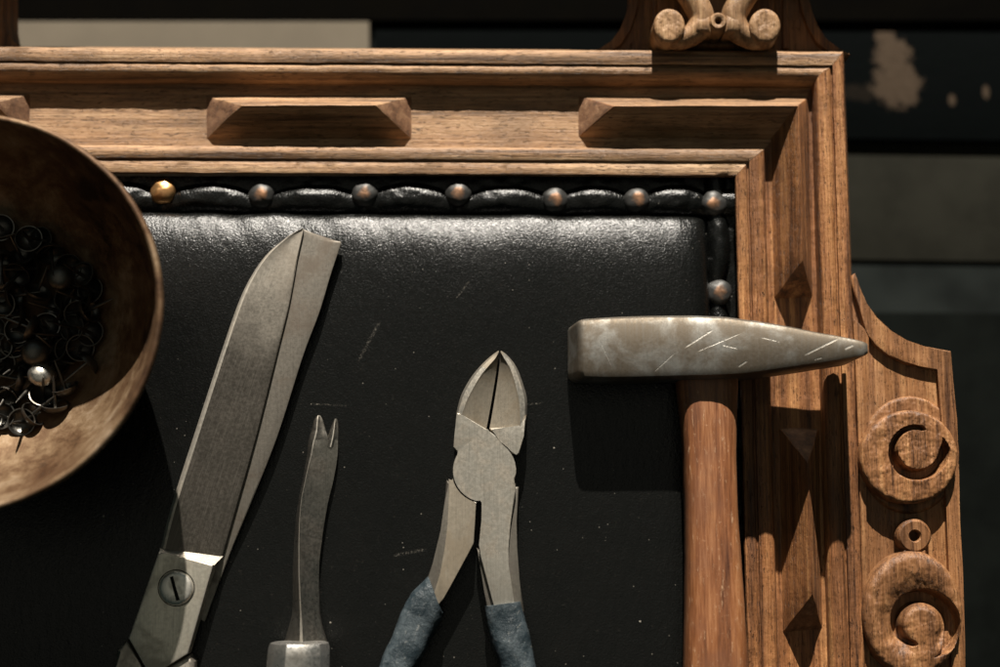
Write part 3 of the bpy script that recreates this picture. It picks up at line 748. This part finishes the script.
Lo = spline([(498.6, 350.6), (492, 355.2), (483, 363.2), (475.5, 371.5), (469.3, 380), (461, 395.5), (456.6, 412.4)], 3)
Li = spline([(498.9, 351.6), (495.5, 358), (488.5, 366), (481.5, 374.5), (475.5, 384), (467.5, 399), (461.8, 414.4)], 3)
Le = spline([(498.9, 352), (497.5, 363), (495.6, 376), (493.5, 389), (491.3, 402), (488.6, 417), (486.4, 428.6)], 3)
jaw(bm, Lo, Li, Le)
lh = link('plier_half', bm, [PM, PEDGE], pl, smooth=25)
# right half: right jaw, and the left handle passing under the joint
R_flat = [(520.5, 426.5), (526.8, 414.5), (523.8, 436), (519.3, 454.3), (516.4, 453.5)] + arc(31, 66, 5, 32.6)[0:] + [(497, 434.6), (490.8, 430.2), (489.2, 428.2)]
bm = NB(); prism_px(bm, R_flat, ZP - .1, 1.2, .55, 3, 0, 1)
Ro = spline([(501, 350.6), (507, 355), (514, 363.2), (518.5, 371.5), (522, 381), (526.8, 398), (526.8, 414.4)], 3)
Ri = spline([(500.6, 351.8), (504, 358), (509, 366), (512.6, 375), (515.6, 385), (519.3, 402), (520.3, 426.2)], 3)
Re = spline([(500.4, 352), (499.8, 363), (498.2, 376), (496.3, 389), (494.2, 402), (491.6, 417), (489.6, 428.4)], 3)
jaw(bm, Ro, Ri, Re)
Lh = [(448.6, 479)] + [(452.2, 480.5)] + arc(194, 258, 8, 33.0) + [(475.6, 503), (475, 520), (473.6, 543), (468.8, 552), (452, 583), (443.5, 598), (439, 604), (433, 602), (434, 593), (440, 574), (444.5, 550), (447.6, 525), (448.6, 502)]
prism_px(bm, Lh, ZP - .2, 1.2, .6, 3, 0, 1)
rh = link('plier_half', bm, [PM, PEDGE], pl, smooth=25)
# dark drop-forged flanks below the ground faces
def flank(pts, par):
    bm = NB(); prism_px(bm, pts, ZP - 2.2, .8, 1.0, 3); return link('forged_flank', bm, PD, par, smooth=35)
flank([(446.4, 480), (452, 483), (452, 510), (450, 545), (444, 590), (434, 608), (424, 588), (433, 562), (440.5, 531), (444.6, 502)], rh)
flank([(514, 486), (519, 487), (516.5, 522), (514.5, 548), (519.5, 580), (524, 612), (512, 614), (506, 580), (504, 548), (508, 522)], lh)
flank([(476.5, 548), (482, 552), (494, 600), (496, 614), (488, 614), (484, 590)], lh)
M = Mat('worn blue grip'); n1 = M.noise(M.co, .12, 6, .65); n2 = M.noise(M.co, .7, 5, .7)
crk = M.vor(M.vmap(M.co, (1, .5, 1)), .16, 'Distance', 'DISTANCE_TO_EDGE')
c = M.mix(M.rng(n1, .36, .64), (.010, .018, .023), (.050, .064, .072))
c = M.mix(M.rng(M.noise(M.vmap(M.co, (1, .6, 1)), .32, 6, .75, 1.2), .58, .66, 0, .7), c, (.20, .205, .195)); c = M.mix(M.rng(n2, .6, .75, 0, .6), c, (.17, .18, .185))
GR = M.set(color=c, rough=.42, normal=M.bump(M.math('ADD', n2, M.math('MULTIPLY', M.rng(crk, .0, .1), .12)), .8, .5))
def grip(rows, par):
    A = []
    for k, (xl, yl, xr, yr) in enumerate(spline(rows, 5)):
        a = P(xl, yl, 7); b = P(xr, yr, 7); m = (a + b) / 2; hv = (b - a) / 2
        A.append([(m.x + hv.x * math.copysign(abs(math.cos(q)) ** .75, math.cos(q)), m.y + hv.y * math.copysign(abs(math.cos(q)) ** .75, math.cos(q)), 6.6 + 6.2 * math.copysign(abs(math.sin(q)) ** .75, math.sin(q))) for q in [2 * math.pi * j / 28 for j in range(28)]])
    n = len(A[0]); bm = NB()
    A.insert(0, [tuple(Vector(p).lerp(sum((Vector(t) for t in A[0]), Vector()) / n, .22) ) for p in A[0]])
    loft(bm, A)
    for v in bm.verts:
        d = noise.noise_vector(v.co * .11 + Vector((len(rows) * 3, 1, 2))); v.co += d * .55
        d = noise.noise_vector(v.co * .4); v.co += d * .25
    return link('grip', bm, GR, par, smooth=50)
grip([(428.5, 576, 443.5, 613), (420, 584, 442, 619), (411, 593.5, 437.5, 626.5), (402.5, 610, 430.5, 641), (394.5, 629, 422, 658), (380, 664, 410, 688), (362, 720, 398, 735), (350, 800, 388, 805)], rh)
grip([(485, 606.5, 521.5, 600.5), (486, 617, 523.6, 612), (489, 632, 527.5, 627), (493, 648, 531, 642), (499, 667, 535.5, 664), (512, 720, 545, 716), (520, 800, 556, 798)], lh)

# ------------------------------------------------------------------ the bowl and its tacks
RZ = 61.0; bc = P(-42, 310, RZ); RB = 204.5 / (1000 / WIDTH) * (1 - RZ / D)
bowl = thing('metal_bowl', (bc.x, bc.y, 0), 'round shallow bowl of dark patinated metal holding black tacks', 'bowl')
def bz(r):
    t = min(1, r / (RB - 2.4)); return 4 + (RZ - 4) * (.22 * (1 - math.sqrt(1 - .97 * t * t)) / .8268 + .78 * t ** 3.8)
prof_in = [(r, bz(r)) for r in [(RB - 2.4) * k / 26 for k in range(1, 27)]]
prof = prof_in + [(RB - 1.9, RZ + .9), (RB - .8, RZ + 1.1), (RB, RZ + .4), (RB + .1, RZ - .8)] + [(RB * (k / 20) + .1, max(.3, bz(RB * k / 20 - 2.3) - 3.5)) for k in range(19, 8, -1)] + [(RB * .38, 0.2), (.01, .2)]
bm = NB(); n = 120
c0 = bm.verts.new((bc.x, bc.y, 5)); prev = None
for r, z in prof:
    rg = []
    for k in range(n):
        q = 2 * math.pi * k / n; wv = 1 + .006 * math.sin(3 * q + 1) + .004 * noise.noise(Vector((math.cos(q) * 3, math.sin(q) * 3, z * .05)))
        rg.append(bm.verts.new((bc.x + r * wv * math.cos(q), bc.y + r * wv * math.sin(q), z + .25 * noise.noise(Vector((math.cos(q) * r * .06, math.sin(q) * r * .06, 1))))))
    for k in range(n):
        j = (k + 1) % n
        bm.faces.new((c0, rg[k], rg[j]) if prev is None else (prev[k], rg[k], rg[j], prev[j]))
    prev = rg
M = Mat('patinated bowl metal'); n1 = M.noise(M.co, .035, 6, .65, .5); n2 = M.noise(M.co, .22, 6, .7, .3); n3 = M.noise(M.co, 1.2, 4, .7)
c = M.ramp(M.math('ADD', M.math('MULTIPLY', n1, .78), M.math('MULTIPLY', n2, .22)), [(.38, (.030, .014, .006)), (.48, (.11, .060, .029)), (.57, (.185, .12, .066)), (.68, (.29, .215, .145))])
c = M.mix(M.rng(M.noise(M.vmap(M.co, (1, 1, 1), loc=(40, 3, 0)), .05, 5, .6), .5, .62, 0, .6), c, (.075, .034, .014))
BOWL = M.set(color=c, rough=M.rng(n2, .3, .7, .52, .66), metal=.6, normal=M.bump(M.math('ADD', n3, n2), .3, .4))
link('bowl_shell', bm, BOWL, bowl, smooth=60)

TK = metal('blackened tack metal', (.105, .10, .09), (.10, .07, .045), .32, .9, 3, .35, .12, bumpk=.6)
TKS = metal('bare tack metal', (.42, .40, .36), (.4, .34, .26), .25, .95, 2, .3, .2)
def tack_meshes():
    bm = NB(); seg = 22; prev = None
    r, h, th = 5.4, 3.6, .45
    pr = [(r * math.sin(math.pi / 2 * k / 6), h * math.cos(math.pi / 2 * k / 6)) for k in range(1, 7)] + [(r - th, 0)] + [((r - th) * math.sin(math.pi / 2 * k / 5), (h - th) * math.cos(math.pi / 2 * k / 5)) for k in range(4, 0, -1)]
    t = bm.verts.new((0, 0, h)); u = bm.verts.new((0, 0, h - th))
    for rr, zz in pr:
        rg = [bm.verts.new((rr * math.cos(2 * math.pi * k / seg), rr * math.sin(2 * math.pi * k / seg), zz)) for k in range(seg)]
        for k in range(seg):
            j = (k + 1) % seg; bm.faces.new((t, rg[k], rg[j]) if prev is None else (prev[k], rg[k], rg[j], prev[j]))
        prev = rg
    for k in range(seg): bm.faces.new((u, prev[(k + 1) % seg], prev[k]))
    b2 = NB(); A = []
    for zz, rr in ((h - th, .85), (0, .75), (-7, .62), (-10, .4), (-11.5, .08)):
        A.append([(rr * math.cos(2 * math.pi * k / 8), rr * math.sin(2 * math.pi * k / 8), zz) for k in range(8)])
    loft(b2, A); return bm, b2
hb_, sb_ = tack_meshes()
proto = thing('upholstery_tack', (0, 0, 0), 'blackened dome headed tack heaped with others in the bowl', 'tack', 'tacks heaped in the bowl')
ph = link('tack_head', hb_, TK, proto, smooth=60); ps = link('shank', sb_, TK, proto, smooth=60)
def place(o, loc, rot): o.location = Vector(loc) * .001; o.rotation_euler = rot
def floor_z(x, y): return bz(min(RB - 3, math.hypot(x - bc.x, y - bc.y)))
spots = []
rs = random.Random(21); tries = 0
SPECIAL = [((60, 277), 'up'), ((78, 314), 'down'), ((35, 352), 'up'), ((42, 374), 'bare'), ((18, 330), 'down'), ((5, 398), 'side'), ((40, 240), 'down')]
for (x, y), kd in SPECIAL: spots.append((x, y, kd))
while len(spots) < 64 and tries < 6000:
    tries += 1
    x = rs.uniform(-30, 96); y = rs.uniform(226, 424)
    if ((x + 6) / 104) ** 2 + ((y - 324) / 102) ** 2 > 1: continue
    if min(((x - a) ** 2 + (y - b) ** 2 for a, b, _ in spots), default=1e9) < 11 ** 2: continue
    spots.append((x, y, rs.choice(('down', 'side', 'down', 'side', 'down'))))
for i, (x, y, kd) in enumerate(spots):
    rr = math.hypot((x + 6) / 104, (y - 324) / 102)
    lift = (1 - rr ** 1.6) * 6 * (1.2 - max(0, y - 300) / 110) + rs.uniform(0, 2.5) * (1 if y < 350 else .4) if kd not in ('up', 'bare') or i > 6 else (1 - rr ** 1.6) * 6 + 3.5
    g = P(x, y, 12); z = floor_z(g.x, g.y) + 2 + lift
    q = P(x, y, z + 2)
    if i == 0: o = proto
    else:
        o = proto.copy(); COL.objects.link(o)
        for ch in (ph, ps):
            c_ = ch.copy(); COL.objects.link(c_); c_.parent = o
            if kd == 'bare' and ch is ph: c_.data = ch.data.copy(); c_.data.materials[0] = TKS
    yaw = rs.uniform(0, 6.28)
    tilt = {'up': rs.uniform(0, .5), 'bare': .5, 'down': math.pi - rs.uniform(.1, .7), 'side': rs.uniform(1.6, 2.4)}[kd]
    if kd == 'bare': yaw = 2.6
    place(o, q, (tilt, 0, yaw))
    if kd == 'bare': o['label'] = 'tack with a bare silvery head among the black tacks'
